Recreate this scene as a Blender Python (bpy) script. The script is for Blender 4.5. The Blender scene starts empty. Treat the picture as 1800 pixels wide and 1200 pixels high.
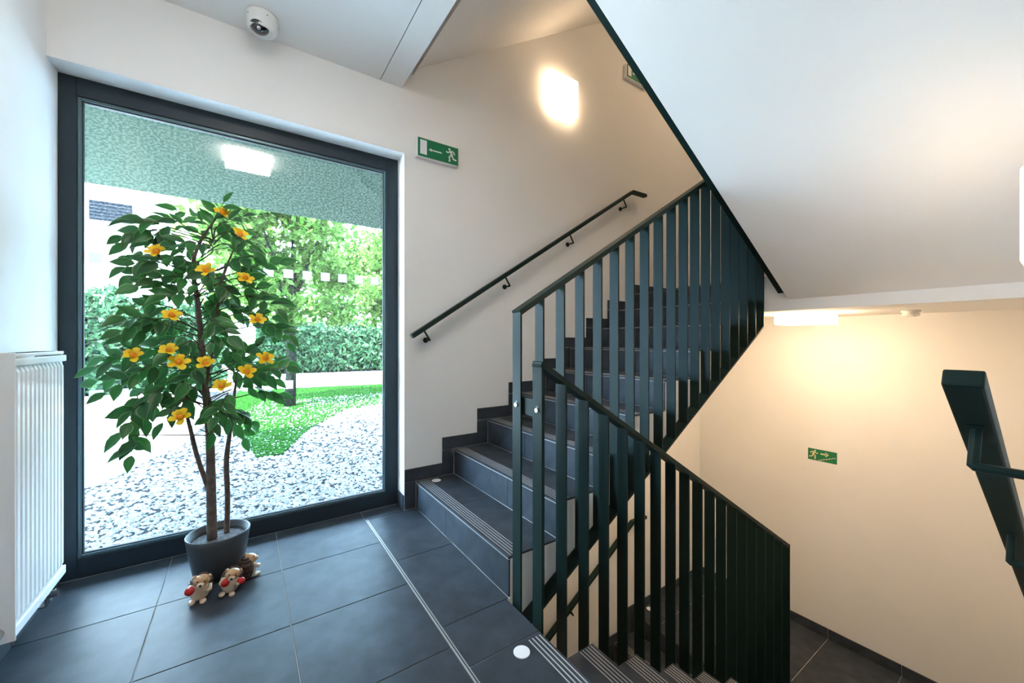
import bpy, bmesh, math, random
from mathutils import Vector, Matrix, Quaternion

random.seed(7)
sc = bpy.context.scene
COL = sc.collection

# ------------------------------------------------------------------ camera
CAM_H = 1.15
FPX = 690.0
YAW = math.atan2(FPX, 1012.0)
cam_d = bpy.data.cameras.new('camera')
cam_d.sensor_width = 36.0
cam_d.lens = FPX / 1800 * 36.0
cam_d.shift_y = -2.0 / 1800
cam_d.clip_start = 0.02
cam = bpy.data.objects.new('camera', cam_d)
COL.objects.link(cam)
cam.location = (0, 0, CAM_H)
cam.rotation_euler = (math.radians(90), 0, -YAW)
sc.camera = cam

# ------------------------------------------------------------------ world, sun, exposure
w = bpy.data.worlds.new('sky')
sc.world = w
w.use_nodes = True
bg = w.node_tree.nodes['Background']
bg.inputs['Color'].default_value = (0.47, 0.69, 1.0, 1)
bg.inputs['Strength'].default_value = 8.2
sun_d = bpy.data.lights.new('sun', 'SUN')
sun_d.energy = 10.0
sun_d.color = (1.0, 0.96, 0.88)
sun_d.angle = math.radians(1.0)
sun = bpy.data.objects.new('sun', sun_d)
COL.objects.link(sun)
sun.location = (-8, 2, 12)
sun.rotation_euler = Vector((0.55, 0.32, -0.77)).to_track_quat('-Z', 'Y').to_euler()

sc.view_settings.view_transform = 'Standard'
sc.view_settings.look = 'None'
sc.view_settings.gamma = 1.0
sc.view_settings.use_curve_mapping = False
sc.view_settings.exposure = 2.72

LAMP_COL = (1.0, 0.70, 0.42)

# ------------------------------------------------------------------ dimensions
R_ = 0.181                 # riser
TU, TD = 0.287, 0.2975     # going of the flights along the window wall / beside the right wall
XU, XD = 0.976, 0.966      # first risers
S = 18 * R_                # storey
HALF = 9 * R_
YW = 2.613                 # window wall
YU0 = 1.458                # free side of the flights along the window wall
YD1 = 1.228                # free side of the flights beside the right wall
YN = 0.04                  # right wall
XL = -0.73                 # left wall
XE = 4.50                  # far wall
ZC = 2.855                 # landing ceiling
ZS = HALF - 0.261          # underside of upper half landing
XF = 3.271
YB = -1.0                  # wall behind
YG = 2.79                  # glass

F_ = Vector((math.sin(YAW), math.cos(YAW), 0))
RR = Vector((math.cos(YAW), -math.sin(YAW), 0))
def on_y(px, py, y):
    """point of the place seen at a pixel, standing at depth y"""
    d = F_ + RR * ((px - 900) / FPX) + Vector((0, 0, (598 - py) / FPX))
    return Vector((0, 0, CAM_H)) + d * (y / d.y)

# ------------------------------------------------------------------ materials
M = {}
def mat(name, base, rough=0.5, metal=0.0, noise=None, bump=None, spec=0.5, coat=0.0):
    m = bpy.data.materials.new(name)
    m.use_nodes = True
    nt = m.node_tree
    b = nt.nodes['Principled BSDF']
    b.inputs['Base Color'].default_value = (*base, 1)
    b.inputs['Roughness'].default_value = rough
    b.inputs['Metallic'].default_value = metal
    b.inputs['Specular IOR Level'].default_value = spec
    b.inputs['Coat Weight'].default_value = coat
    tc = nt.nodes.new('ShaderNodeTexCoord')
    if noise:
        sc_, amt = noise
        n = nt.nodes.new('ShaderNodeTexNoise')
        n.inputs['Scale'].default_value = sc_
        n.inputs['Detail'].default_value = 5
        nt.links.new(tc.outputs['Object'], n.inputs['Vector'])
        r = nt.nodes.new('ShaderNodeValToRGB')
        r.color_ramp.elements[0].position = 0.3
        r.color_ramp.elements[1].position = 0.7
        r.color_ramp.elements[0].color = (*[c * (1 - amt) for c in base], 1)
        r.color_ramp.elements[1].color = (*[min(1, c * (1 + amt)) for c in base], 1)
        nt.links.new(n.outputs['Fac'], r.inputs['Fac'])
        nt.links.new(r.outputs['Color'], b.inputs['Base Color'])
    if bump:
        sc_, st = bump
        n = nt.nodes.new('ShaderNodeTexNoise')
        n.inputs['Scale'].default_value = sc_
        n.inputs['Detail'].default_value = 3
        nt.links.new(tc.outputs['Object'], n.inputs['Vector'])
        bp = nt.nodes.new('ShaderNodeBump')
        bp.inputs['Strength'].default_value = st
        bp.inputs['Distance'].default_value = 0.002
        nt.links.new(n.outputs['Fac'], bp.inputs['Height'])
        nt.links.new(bp.outputs['Normal'], b.inputs['Normal'])
    M[name] = m
    return m

mat('plaster', (0.87, 0.865, 0.855), 0.85, bump=(180, 0.12), noise=(3.0, 0.012), spec=0.2)
mat('grout', (0.42, 0.42, 0.41), 0.9)
mat('tile', (0.046, 0.056, 0.070), 0.40, noise=(9.0, 0.28), bump=(160, 0.10), spec=0.16)
mat('grip', (0.50, 0.50, 0.50), 0.6)
mat('trim_metal', (0.52, 0.52, 0.50), 0.4, metal=0.4)
mat('steel', (0.009, 0.025, 0.023), 0.42, bump=(420, 0.10), spec=0.12)
mat('frame', (0.020, 0.032, 0.042), 0.40, bump=(300, 0.05), spec=0.3)
mat('gasket', (0.012, 0.013, 0.014), 0.6)
mat('bead', (0.10, 0.16, 0.18), 0.3, metal=0.3)
mat('enamel', (0.82, 0.83, 0.83), 0.35)
mat('chrome', (0.62, 0.62, 0.62), 0.25, metal=1.0)
mat('screw', (0.75, 0.77, 0.78), 0.3, metal=0.8)
mat('white_plastic', (0.80, 0.80, 0.78), 0.45)
mat('dome_dark', (0.012, 0.012, 0.016), 0.08, coat=1.0)
mat('green', (0.005, 0.19, 0.075), 0.4)
mat('pale_sign', (0.80, 0.82, 0.83), 0.5)
mat('cream_sign', (0.82, 0.72, 0.42), 0.5)
mat('pot', (0.050, 0.054, 0.060), 0.42, bump=(90, 0.05))
mat('soil', (0.10, 0.10, 0.11), 0.95, noise=(60, 0.7), bump=(60, 1.0))
mat('bark', (0.115, 0.080, 0.062), 0.85, noise=(40, 0.35), bump=(55, 0.8))
mat('twig', (0.06, 0.05, 0.03), 0.8)
mat('petal', (0.86, 0.57, 0.012), 0.6, noise=(30, 0.2))
mat('petal_heart', (0.75, 0.26, 0.004), 0.6)
mat('cream', (0.66, 0.49, 0.34), 0.35, noise=(40, 0.08), coat=0.3)
mat('tan', (0.52, 0.29, 0.13), 0.35, noise=(50, 0.25), coat=0.3)
mat('spines', (0.055, 0.026, 0.018), 0.4, noise=(70, 0.5), coat=0.3)
mat('red', (0.62, 0.012, 0.012), 0.25, coat=0.5)
mat('black', (0.008, 0.008, 0.008), 0.3)
mat('sticker', (0.88, 0.88, 0.92), 0.6)
mat('wall_outside', (0.90, 0.89, 0.86), 0.9, noise=(2.0, 0.02), spec=0.0)
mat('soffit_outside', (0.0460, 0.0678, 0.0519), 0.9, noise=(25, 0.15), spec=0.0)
mat('grille', (0.0141, 0.0160, 0.0199), 0.5, spec=0.0)
mat('grass', (0.0095, 0.0340, 0.0055), 0.9, noise=(14, 0.5), spec=0.0)
mat('gravel_bed', (0.0279, 0.0287, 0.0312), 0.95, noise=(55, 0.5), spec=0.0)
mat('stone', (0.2793, 0.2673, 0.2673), 0.9, noise=(32.0, 0.5), spec=0.0)
mat('paving', (0.80, 0.79, 0.77), 0.9, noise=(12, 0.08), spec=0.0)
mat('trunk_outside', (0.0112, 0.0135, 0.0104), 0.9, noise=(12, 0.4), spec=0.0)

def foliage(name, c0, c1):
    m = bpy.data.materials.new(name); m.use_nodes = True
    nt = m.node_tree
    b = nt.nodes['Principled BSDF']; out = nt.nodes['Material Output']
    at = nt.nodes.new('ShaderNodeAttribute'); at.attribute_name = 'tint'
    r = nt.nodes.new('ShaderNodeValToRGB')
    r.color_ramp.elements[0].color = (*c0, 1); r.color_ramp.elements[1].color = (*c1, 1)
    nt.links.new(at.outputs['Fac'], r.inputs['Fac'])
    nt.links.new(r.outputs['Color'], b.inputs['Base Color'])
    b.inputs['Roughness'].default_value = 0.8
    b.inputs['Specular IOR Level'].default_value = 0.0
    tr = nt.nodes.new('ShaderNodeBsdfTranslucent')
    nt.links.new(r.outputs['Color'], tr.inputs['Color'])
    mx = nt.nodes.new('ShaderNodeMixShader'); mx.inputs[0].default_value = 0.35
    nt.links.new(b.outputs[0], mx.inputs[1]); nt.links.new(tr.outputs[0], mx.inputs[2])
    nt.links.new(mx.outputs[0], out.inputs['Surface'])
    M[name] = m
foliage('tree_leaves', (0.0239, 0.0758, 0.0080), (0.1436, 0.2314, 0.0559))
foliage('hedge_leaves', (0.0055, 0.0287, 0.0135), (0.0798, 0.1596, 0.0718))

def leaf_material():
    m = bpy.data.materials.new('leaf'); m.use_nodes = True
    nt = m.node_tree
    b = nt.nodes['Principled BSDF']; out = nt.nodes['Material Output']
    oi = nt.nodes.new('ShaderNodeObjectInfo')
    r = nt.nodes.new('ShaderNodeValToRGB')
    r.color_ramp.elements[0].color = (0.006, 0.044, 0.016, 1)
    r.color_ramp.elements[1].color = (0.026, 0.165, 0.030, 1)
    nt.links.new(oi.outputs['Random'], r.inputs['Fac'])
    at = nt.nodes.new('ShaderNodeAttribute'); at.attribute_name = 'edge'
    rp = nt.nodes.new('ShaderNodeValToRGB')
    rp.color_ramp.elements[0].position = 0.72; rp.color_ramp.elements[0].color = (0, 0, 0, 1)
    rp.color_ramp.elements[1].position = 1.0; rp.color_ramp.elements[1].color = (1, 1, 1, 1)
    nt.links.new(at.outputs['Fac'], rp.inputs['Fac'])
    mx = nt.nodes.new('ShaderNodeMix'); mx.data_type = 'RGBA'
    mx.inputs['B'].default_value = (0.18, 0.36, 0.12, 1)
    nt.links.new(rp.outputs['Color'], mx.inputs['Factor'])
    nt.links.new(r.outputs['Color'], mx.inputs['A'])
    nt.links.new(mx.outputs['Result'], b.inputs['Base Color'])
    b.inputs['Roughness'].default_value = 0.42
    tr = nt.nodes.new('ShaderNodeBsdfTranslucent')
    tr.inputs['Color'].default_value = (0.03, 0.14, 0.025, 1)
    ms = nt.nodes.new('ShaderNodeMixShader'); ms.inputs[0].default_value = 0.22
    nt.links.new(b.outputs[0], ms.inputs[1]); nt.links.new(tr.outputs[0], ms.inputs[2])
    nt.links.new(ms.outputs[0], out.inputs['Surface'])
    M['leaf'] = m
leaf_material()

def glass_material():
    m = bpy.data.materials.new('textured_glass'); m.use_nodes = True
    nt = m.node_tree; nt.nodes.clear()
    out = nt.nodes.new('ShaderNodeOutputMaterial')
    tc = nt.nodes.new('ShaderNodeTexCoord')
    mp = nt.nodes.new('ShaderNodeMapping'); mp.inputs['Scale'].default_value = (1, 1, 1.5)
    nt.links.new(tc.outputs['Object'], mp.inputs['Vector'])
    n = nt.nodes.new('ShaderNodeTexNoise'); n.inputs['Scale'].default_value = 75; n.inputs['Detail'].default_value = 2.0
    nt.links.new(mp.outputs[0], n.inputs['Vector'])
    r = nt.nodes.new('ShaderNodeValToRGB')
    r.color_ramp.elements[0].position = 0.46; r.color_ramp.elements[0].color = (0.0, 0.0, 0.0, 1)
    r.color_ramp.elements[1].position = 0.60; r.color_ramp.elements[1].color = (0.24, 0.24, 0.24, 1)
    nt.links.new(n.outputs['Fac'], r.inputs['Fac'])
    t = nt.nodes.new('ShaderNodeBsdfTransparent'); rt = nt.nodes.new('ShaderNodeValToRGB')
    rt.color_ramp.elements[0].position = 0.41; rt.color_ramp.elements[0].color = (0.48, 0.60, 0.56, 1)
    rt.color_ramp.elements[1].position = 0.57; rt.color_ramp.elements[1].color = (0.96, 1.0, 0.99, 1)
    nt.links.new(n.outputs['Fac'], rt.inputs['Fac']); nt.links.new(rt.outputs['Color'], t.inputs['Color'])
    tl = nt.nodes.new('ShaderNodeBsdfDiffuse'); tl.inputs['Color'].default_value = (0.86, 0.96, 0.93, 1)
    mx = nt.nodes.new('ShaderNodeMixShader')
    nt.links.new(r.outputs['Color'], mx.inputs[0]); nt.links.new(t.outputs[0], mx.inputs[1]); nt.links.new(tl.outputs[0], mx.inputs[2])
    g = nt.nodes.new('ShaderNodeBsdfGlossy'); g.inputs['Roughness'].default_value = 0.03
    fr = nt.nodes.new('ShaderNodeFresnel'); fr.inputs['IOR'].default_value = 1.8
    m2 = nt.nodes.new('ShaderNodeMixShader')
    nt.links.new(fr.outputs[0], m2.inputs[0]); nt.links.new(mx.outputs[0], m2.inputs[1]); nt.links.new(g.outputs[0], m2.inputs[2])
    nt.links.new(m2.outputs[0], out.inputs['Surface'])
    M['glass'] = m
glass_material()
def sticker_material():
    m = bpy.data.materials.new('frosted_sticker'); m.use_nodes = True
    nt = m.node_tree; b = nt.nodes['Principled BSDF']
    b.inputs['Base Color'].default_value = (0.85, 0.85, 0.90, 1); b.inputs['Roughness'].default_value = 0.7
    t = nt.nodes.new('ShaderNodeBsdfTranslucent'); t.inputs['Color'].default_value = (0.52, 0.53, 0.55, 1)
    x = nt.nodes.new('ShaderNodeMixShader'); x.inputs[0].default_value = 0.6
    nt.links.new(b.outputs[0], x.inputs[1]); nt.links.new(t.outputs[0], x.inputs[2])
    nt.links.new(x.outputs[0], nt.nodes['Material Output'].inputs['Surface'])
    M['frosted'] = m
sticker_material()

def lamp_material(name, strength, col=LAMP_COL):
    m = bpy.data.materials.new(name); m.use_nodes = True
    b = m.node_tree.nodes['Principled BSDF']
    b.inputs['Base Color'].default_value = (0.85, 0.82, 0.76, 1)
    b.inputs['Roughness'].default_value = 0.3
    b.inputs['Emission Color'].default_value = (*col, 1)
    b.inputs['Emission Strength'].default_value = strength
    M[name] = m
lamp_material('lamp_glass', 1.4)
lamp_material('lamp_glass_bright', 5.6)
lamp_material('lamp_glass_upper', 4.2)
lamp_material('lamp_glass_dim', 1.35)
lamp_material('lamp_glass_white', 4.6, (1.0, 0.93, 0.87))

# ------------------------------------------------------------------ geometry helpers
class MB:
    def __init__(s): s.v = []; s.f = []
    def add(s, vs, fs):
        o = len(s.v); s.v += [tuple(p) for p in vs]; s.f += [tuple(i + o for i in f) for f in fs]; return s
    def box(s, x0, x1, y0, y1, z0, z1):
        vs = [(x, y, z) for z in (z0, z1) for y in (y0, y1) for x in (x0, x1)]
        return s.add(vs, [(0, 2, 3, 1), (4, 5, 7, 6), (0, 1, 5, 4), (2, 6, 7, 3), (0, 4, 6, 2), (1, 3, 7, 5)])
    def prism_y(s, poly, y0, y1):
        """poly of (x, z) counter-clockwise seen from -Y, extruded along Y"""
        n = len(poly)
        vs = [(x, y0, z) for x, z in poly] + [(x, y1, z) for x, z in poly]
        fs = [tuple(range(n)), tuple(reversed(range(n, 2 * n)))]
        fs += [(i, i + n, (i + 1) % n + n, (i + 1) % n) for i in range(n)]
        return s.add(vs, fs)
    def bar(s, a, b, up, wu, ws):
        """rectangular bar a->b; wu = size along up, ws = size along the side"""
        a = Vector(a); b = Vector(b); d = (b - a).normalized(); up = Vector(up)
        up = (up - d * up.dot(d)).normalized(); sd = d.cross(up)
        vs = []
        for p in (a, b):
            for u, t in ((-1, -1), (1, -1), (1, 1), (-1, 1)):
                vs.append(p + up * (u * wu / 2) + sd * (t * ws / 2))
        return s.add(vs, [(0, 3, 2, 1), (4, 5, 6, 7), (0, 1, 5, 4), (1, 2, 6, 5), (2, 3, 7, 6), (3, 0, 4, 7)])
    def tube(s, pts, rad, n=10, cap=True):
        pts = [Vector(p) for p in pts]
        if not isinstance(rad, (list, tuple)): rad = [rad] * len(pts)
        rings = []
        ref = None
        for i, p in enumerate(pts):
            d = (pts[min(i + 1, len(pts) - 1)] - pts[max(i - 1, 0)]).normalized()
            if ref is None:
                ref = Vector((0, 0, 1)) if abs(d.z) < 0.9 else Vector((1, 0, 0))
            u = (ref - d * ref.dot(d)).normalized(); ref = u
            v = d.cross(u)
            rings.append([p + (u * math.cos(t) + v * math.sin(t)) * rad[i] for t in [2 * math.pi * k / n for k in range(n)]])
        vs = [q for r in rings for q in r]; fs = []
        for i in range(len(pts) - 1):
            for k in range(n):
                a = i * n + k; b = i * n + (k + 1) % n
                fs.append((a, b, b + n, a + n))
        if cap:
            fs.append(tuple(reversed(range(n)))); fs.append(tuple(range((len(pts) - 1) * n, len(pts) * n)))
        return s.add(vs, fs)
    def lathe(s, prof, c=(0, 0, 0), n=32):
        vs = []; fs = []
        for r, z in prof:
            for k in range(n):
                t = 2 * math.pi * k / n
                vs.append((c[0] + r * math.cos(t), c[1] + r * math.sin(t), c[2] + z))
        for i in range(len(prof) - 1):
            for k in range(n):
                a = i * n + k; b = i * n + (k + 1) % n
                fs.append((a, b, b + n, a + n))
        return s.add(vs, fs)
    def ball(s, c, r, n=12, m=8, rot=None):
        rx, ry, rz = r if isinstance(r, (tuple, list)) else (r, r, r)
        vs = []; fs = []
        for i in range(m + 1):
            ph = math.pi * i / m
            for k in range(n):
                t = 2 * math.pi * k / n
                p = Vector((rx * math.sin(ph) * math.cos(t), ry * math.sin(ph) * math.sin(t), rz * math.cos(ph)))
                if rot: p = rot @ p
                vs.append(p + Vector(c))
        for i in range(m):
            for k in range(n):
                a = i * n + k; b = i * n + (k + 1) % n
                fs.append((a, a + n, b + n, b))
        return s.add(vs, fs)
    def mesh(s, name, material=None, smooth=False, bevel=0, seg=2, keep=False):
        me = bpy.data.meshes.new(name)
        me.from_pydata(s.v, [], s.f)
        bm = bmesh.new(); bm.from_mesh(me)
        if smooth: bmesh.ops.remove_doubles(bm, verts=bm.verts, dist=1e-6)
        if not keep: bmesh.ops.recalc_face_normals(bm, faces=bm.faces)
        if bevel:
            bmesh.ops.bevel(bm, geom=[e for e in bm.edges if e.calc_face_angle(0) > 0.5], offset=bevel, segments=seg, profile=0.6, affect='EDGES', clamp_overlap=True)
        bm.to_mesh(me); bm.free()
        if smooth:
            for p in me.polygons: p.use_smooth = True
        if material: me.materials.append(M[material])
        return me
    def build(s, name, material, parent=None, smooth=False, bevel=0, seg=2, **k):
        return link(name, s.mesh(name, material, smooth, bevel, seg), parent, **k)

def link(name, data, parent=None, loc=(0, 0, 0), rot=None, label=None):
    o = bpy.data.objects.new(name, data)
    COL.objects.link(o)
    o.parent = parent
    o.location = loc
    if rot is not None: o.rotation_euler = rot
    if label: o['label'] = label
    return o

def thing(name, label, cat, loc=(0, 0, 0), rz=0, group=None):
    o = link(name, None, None, loc)
    o.rotation_euler = (0, 0, rz)
    o['label'] = label; o['category'] = cat
    if group: o['group'] = group
    return o
def tag(o, label, cat, group=None, kind=None):
    o['label'] = label; o['category'] = cat
    if group: o['group'] = group
    if kind: o['kind'] = kind
    return o
def struct(o, label, cat=None):
    o['kind'] = 'structure'; o['label'] = label; o['category'] = cat or 'structure'
    return o

_box_cache = {}
def piece(name, material, x0, x1, y0, y1, z0, z1, parent, bev=0.0012):
    """one box shaped piece; alike pieces share their mesh; origin at its centre"""
    key = (material, round(x1 - x0, 4), round(y1 - y0, 4), round(z1 - z0, 4), bev)
    if key not in _box_cache:
        a, b, c = key[1] / 2, key[2] / 2, key[3] / 2
        _box_cache[key] = MB().box(-a, a, -b, b, -c, c).mesh(name, material, bevel=bev, seg=1)
    pl = parent.location if parent else Vector()
    return link(name, _box_cache[key], parent, Vector(((x0 + x1) / 2, (y0 + y1) / 2, (z0 + z1) / 2)) - pl)

# ------------------------------------------------------------------ shell
ZB, ZT = -3.6, 5.2
o = MB().box(XL - 0.25, XL, YB - 0.25, 3.12, ZB, ZT).build('wall_left', 'plaster'); struct(o, 'white plastered wall behind the radiator', 'wall')
m = MB()
m.box(XL, 0.896, YW, 2.95, 2.42, ZT); m.box(0.896, XE, YW, 2.95, ZB, ZT); m.box(XL, 0.896, YW, 2.95, ZB, -0.06)
o = m.build('wall_window', 'plaster'); struct(o, 'long white wall with the tall window and the wall handrail', 'wall')
o = MB().box(XE, XE + 0.2, YB - 0.25, 2.95, ZB, ZT).build('wall_far', 'plaster'); struct(o, 'lamp-lit wall at the half landing with small green sign', 'wall')
o = MB().box(0.85, XE, YB - 0.25, YN, ZB, ZT).build('wall_right', 'plaster'); struct(o, 'wall beside the descending stairs, carrying the near handrail', 'wall')
o = MB().box(XL, 0.85, YB - 0.25, YB, ZB, ZT).build('wall_back', 'plaster'); struct(o, 'white wall closing the landing opposite the window', 'wall')

# landing ceiling, in two panels with an open joint
m = MB(); m.box(XL, 0.88, YB, YW, ZC + 0.01, S - 0.02); m.box(XL, 0.733, YB, YW, ZC, ZC + 0.01)
ceil = m.build('ceiling', 'plaster'); struct(ceil, 'white ceiling over the window landing', 'ceiling')
o = MB().box(0.738, 0.88, YB, YW, ZC, ZC + 0.0099).build('ceiling_strip', 'plaster', ceil)
o = MB().box(0.7333, 0.7377, YB, YW, ZC + 0.004, ZC + 0.0098).build('ceiling_joint', 'gasket', ceil, label='dark open joint in the ceiling')

# landing floor
g = 0.0017
def tiles(name, parent, xs, ys, ztop, th=0.010):
    for i in range(len(xs) - 1):
        for j in range(len(ys) - 1):
            piece(name, 'tile', xs[i] + g, xs[i + 1] - g, ys[j] + g, ys[j + 1] - g, ztop - th, ztop, parent)
m = MB(); m.box(XL, 0.956, YB, YW, -0.40, -0.0035); m.box(XL, 0.8955, YW, 2.83, -0.06, -0.0035)
floor = m.build('floor', 'grout'); struct(floor, 'dark slate tiled floor of the window landing', 'floor')
YS = [-0.99, -0.512, -0.048, 0.416, 0.880, 1.346, 1.812, 2.272, 2.738]
tiles('floor_tile', floor, [XL, -0.315, 0.156, 0.641], YS, 0.0)
tiles('floor_tile', floor, [0.655, XD], [-0.99, -0.30, 0.30, 0.76, 1.226, 1.458], 0.0)
tiles('floor_tile', floor, [0.655, 0.977], [1.458, 2.03, 2.602], 0.0)
tiles('floor_tile', floor, [0.641, 0.896], [2.602, 2.738], 0.0)
for x in (0.6430, 0.6515):
    o = MB().box(x, x + 0.0026, YB, 2.602, -0.004, 0.0008).build('edge_trim', 'trim_metal', floor, label='thin pale metal trim in the floor')
piece('trim_inlay', 'tile', 0.6466, 0.6510, YB + 0.001, 2.60, -0.0034, -0.0004, floor, bev=0)
gm = MB()
for k in range(4): gm.box(0.9, 0.9045, YN, YD1 - 0.02, -0.001, 0.0010); gm.v = gm.v[:-8] + [(x + 0.0165 * k, y, z) for x, y, z in gm.v[-8:]]
gm.build('grip_strip', 'grip', floor, label='pale anti-slip lines along the landing edge')
# plastered front of the landing under the tiles
o = MB().box(0.956, 0.9565, YD1, YU0, -0.4, -0.004).build('landing_edge', 'plaster', floor)

disc_me = MB().lathe([(0.0001, 0.0025), (0.029, 0.0025), (0.031, 0.0012), (0.031, 0)], n=28).mesh('floor_marker', 'sticker', smooth=False)
def disc(loc, label):
    tag(link('floor_marker', disc_me, None, loc), label, 'marker', 'round markers on the stairs')
disc((0.846, 1.177, 0.0), 'white round marker on the landing edge by the descending stairs')
disc((3.47, 2.556, -HALF), 'round marker on the lower half landing, glimpsed between the descending bars')
disc((1.098, 2.54, R_), 'white round marker on the lowest ascending step by the wall')

# half landings: lower (visible floor), upper (ceiling above the far wall), top
def half_landing(name, z, label, with_tiles):
    m = MB()
    m.box(XF, XE, YN, YU0, z - 0.261, z - 0.0035); m.box(XF, XE, YU0, YW, z - 0.261, z - 0.187); m.box(XF + 0.0095, XE, YU0, YW, z - 0.187, z - 0.0035)
    o = m.build(name, 'plaster'); struct(o, label, 'floor')
    if with_tiles:
        xs = [3.70, 4.16, XE]
        ys = [YN, 0.372, 0.868, 1.364, 1.86, 2.36, YW]
        tiles('floor_tile', o, xs, ys, z)
        tiles('floor_tile', o, [3.346, 3.70], ys[:3] + [YD1], z)
        tiles('floor_tile', o, [XF, 3.70], [YD1, 1.86, 2.36, YW], z)
    return o
half_landing('floor_lower', -HALF, 'brown-grey tiled half landing floor down by the far wall', True)
half_landing('floor_upper', HALF, 'upper half landing, its white underside carrying the ceiling lamp', True)
half_landing('floor_top', HALF + S, 'topmost half landing high above the stairs', False)
o = MB().box(XL, XE, YB, YW, -S - 0.1, -S).build('floor_bottom', 'tile'); struct(o, 'tiled floor one storey below', 'floor')
o = MB().box(XL, XE, YB, YW, 5.1, ZT).build('ceiling_top', 'plaster'); struct(o, 'white ceiling closing the stairwell', 'ceiling')

# skirting tiles
def baseboard(name, label):
    o = link(name, None); struct(o, label, 'baseboard'); return o
bb = baseboard('baseboard_window', 'dark tile skirting stepping up the window wall beside the stairs')
piece('skirting_tile', 'tile', 0.8862, 0.8955, YW + 0.003, 2.738, 0.001, 0.098, bb)
def stepped_skirting(zo, bb):
    for k in range(1, 10):
        xk = XU + (k - 1) * TU
        lead = 0.090 if k > 1 else 0.080
        y0 = YW - 0.010
        piece('skirting_tile', 'tile', xk - lead, xk - 0.003, y0, YW - 0.0005, zo + (k - 1) * R_ + 0.002, zo + k * R_ - 0.002, bb)
        x2 = xk + TU - 0.090 if k < 9 else XE - 0.012
        piece('skirting_tile', 'tile', xk - lead, x2 - 0.003, y0, YW - 0.0005, zo + k * R_ + 0.002, zo + k * R_ + 0.090, bb)
stepped_skirting(0, bb)
bl = baseboard('baseboard_lower', 'dark tile skirting of the lowest flight on the window wall')
stepped_skirting(-S, bl)
bf = baseboard('baseboard_far', 'dark tile skirting at the foot of the far wall')
for z in (-HALF, HALF):
    ys = [YN, 0.372, 0.868, 1.364, 1.86, 2.36, YW - 0.012]
    for j in range(6):
        piece('skirting_tile', 'tile', XE - 0.010, XE - 0.0005, ys[j] + g, ys[j + 1] - g, z + 0.002, z + 0.092, bf)
bL = baseboard('baseboard_left', 'dark tile skirting under the radiator')
for j in range(len(YS) - 1):
    piece('skirting_tile', 'tile', XL + 0.0005, XL + 0.009, YS[j] + g, YS[j + 1] - g, 0.001, 0.085, bL)

# ------------------------------------------------------------------ flights
def flight_up(zo, label):
    t = thing('staircase', label, 'staircase', (XU, (YU0 + YW) / 2, zo))
    ofs = t.location
    prof = [(0.957, -0.005), (0.957, -0.29)]
    slope = R_ / TU
    zs = lambda x: R_ + (x - XU) * slope - 0.416
    prof += [(XU + 0.02, zs(XU + 0.02)), (XF, zs(XF))] + [(XF, 9 * R_ - 0.261 + 0.0005), (XF - 0.0, HALF - 0.011)]
    back = []
    for k in range(1, 10):
        xk = XU + (k - 1) * TU
        back += [(xk + 0.008, (k - 1) * R_ - 0.008 if k > 1 else -0.005), (xk + 0.008, k * R_ - 0.009)]
    back[-1] = (XU + 8 * TU + 0.008 if XU + 8 * TU + 0.008 < XF else XF, HALF - 0.009)
    # the top riser stops short of the landing slab
    prof = prof[:-1] + list(reversed([p for p in back if p[0] < XF - 0.001]))
    prof = [(x - ofs.x, z) for x, z in prof]
    b = MB().prism_y(prof, YU0 - ofs.y, YW - 0.0005 - ofs.y).build('stair_body', 'plaster', t, label='white plastered side and underside')
    for k in range(1, 10):
        xk = XU + (k - 1) * TU; z = zo + k * R_
        js = 1.90 if k % 2 == 0 else 2.12
        for a, bb_ in ((YU0, js), (js, YW - 0.011)):
            piece('riser_tile', 'tile', xk, xk + 0.008, a + (0 if a == YU0 else 0.0015), bb_ - 0.0015, z - R_ + 0.002, z - 0.013, t, bev=0.0008)
        if k < 9:
            js2 = 2.09 if k % 2 else 1.78
            for a, bb_ in ((YU0, js2), (js2, YW - 0.011)):
                piece('tread_tile', 'tile', xk - 0.001, xk + TU - 0.002, a + (0 if a == YU0 else 0.0012), bb_ - 0.0012, z - 0.009, z, t, bev=0.0008)
            gm = MB()
            for j in range(5):
                x = xk + 0.016 + j * 0.0155
                gm.box(x - ofs.x, x + 0.003 - ofs.x, YU0 + 0.01 - ofs.y, YW - 0.03 - ofs.y, k * R_ - 0.0005, k * R_ + 0.0007)
            gm.build('grip_strip', 'grip', t)
            gm = MB().box(xk - 0.0005 - ofs.x, xk + 0.006 - ofs.x, YU0 + 0.002 - ofs.y, YW - 0.012 - ofs.y, k * R_ - 0.0128, k * R_ - 0.0092)
            gm.build('nosing_joint', 'grip', t, label='pale joint under the step edge')
    return t
flight_up(0, 'dark tiled flight climbing from the window landing along the white wall')
flight_up(-S, 'lowest dim flight seen through the bars, against the far end')
flight_up(S, 'topmost flight, only its sloping white underside shows above the wall lamp')

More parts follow.
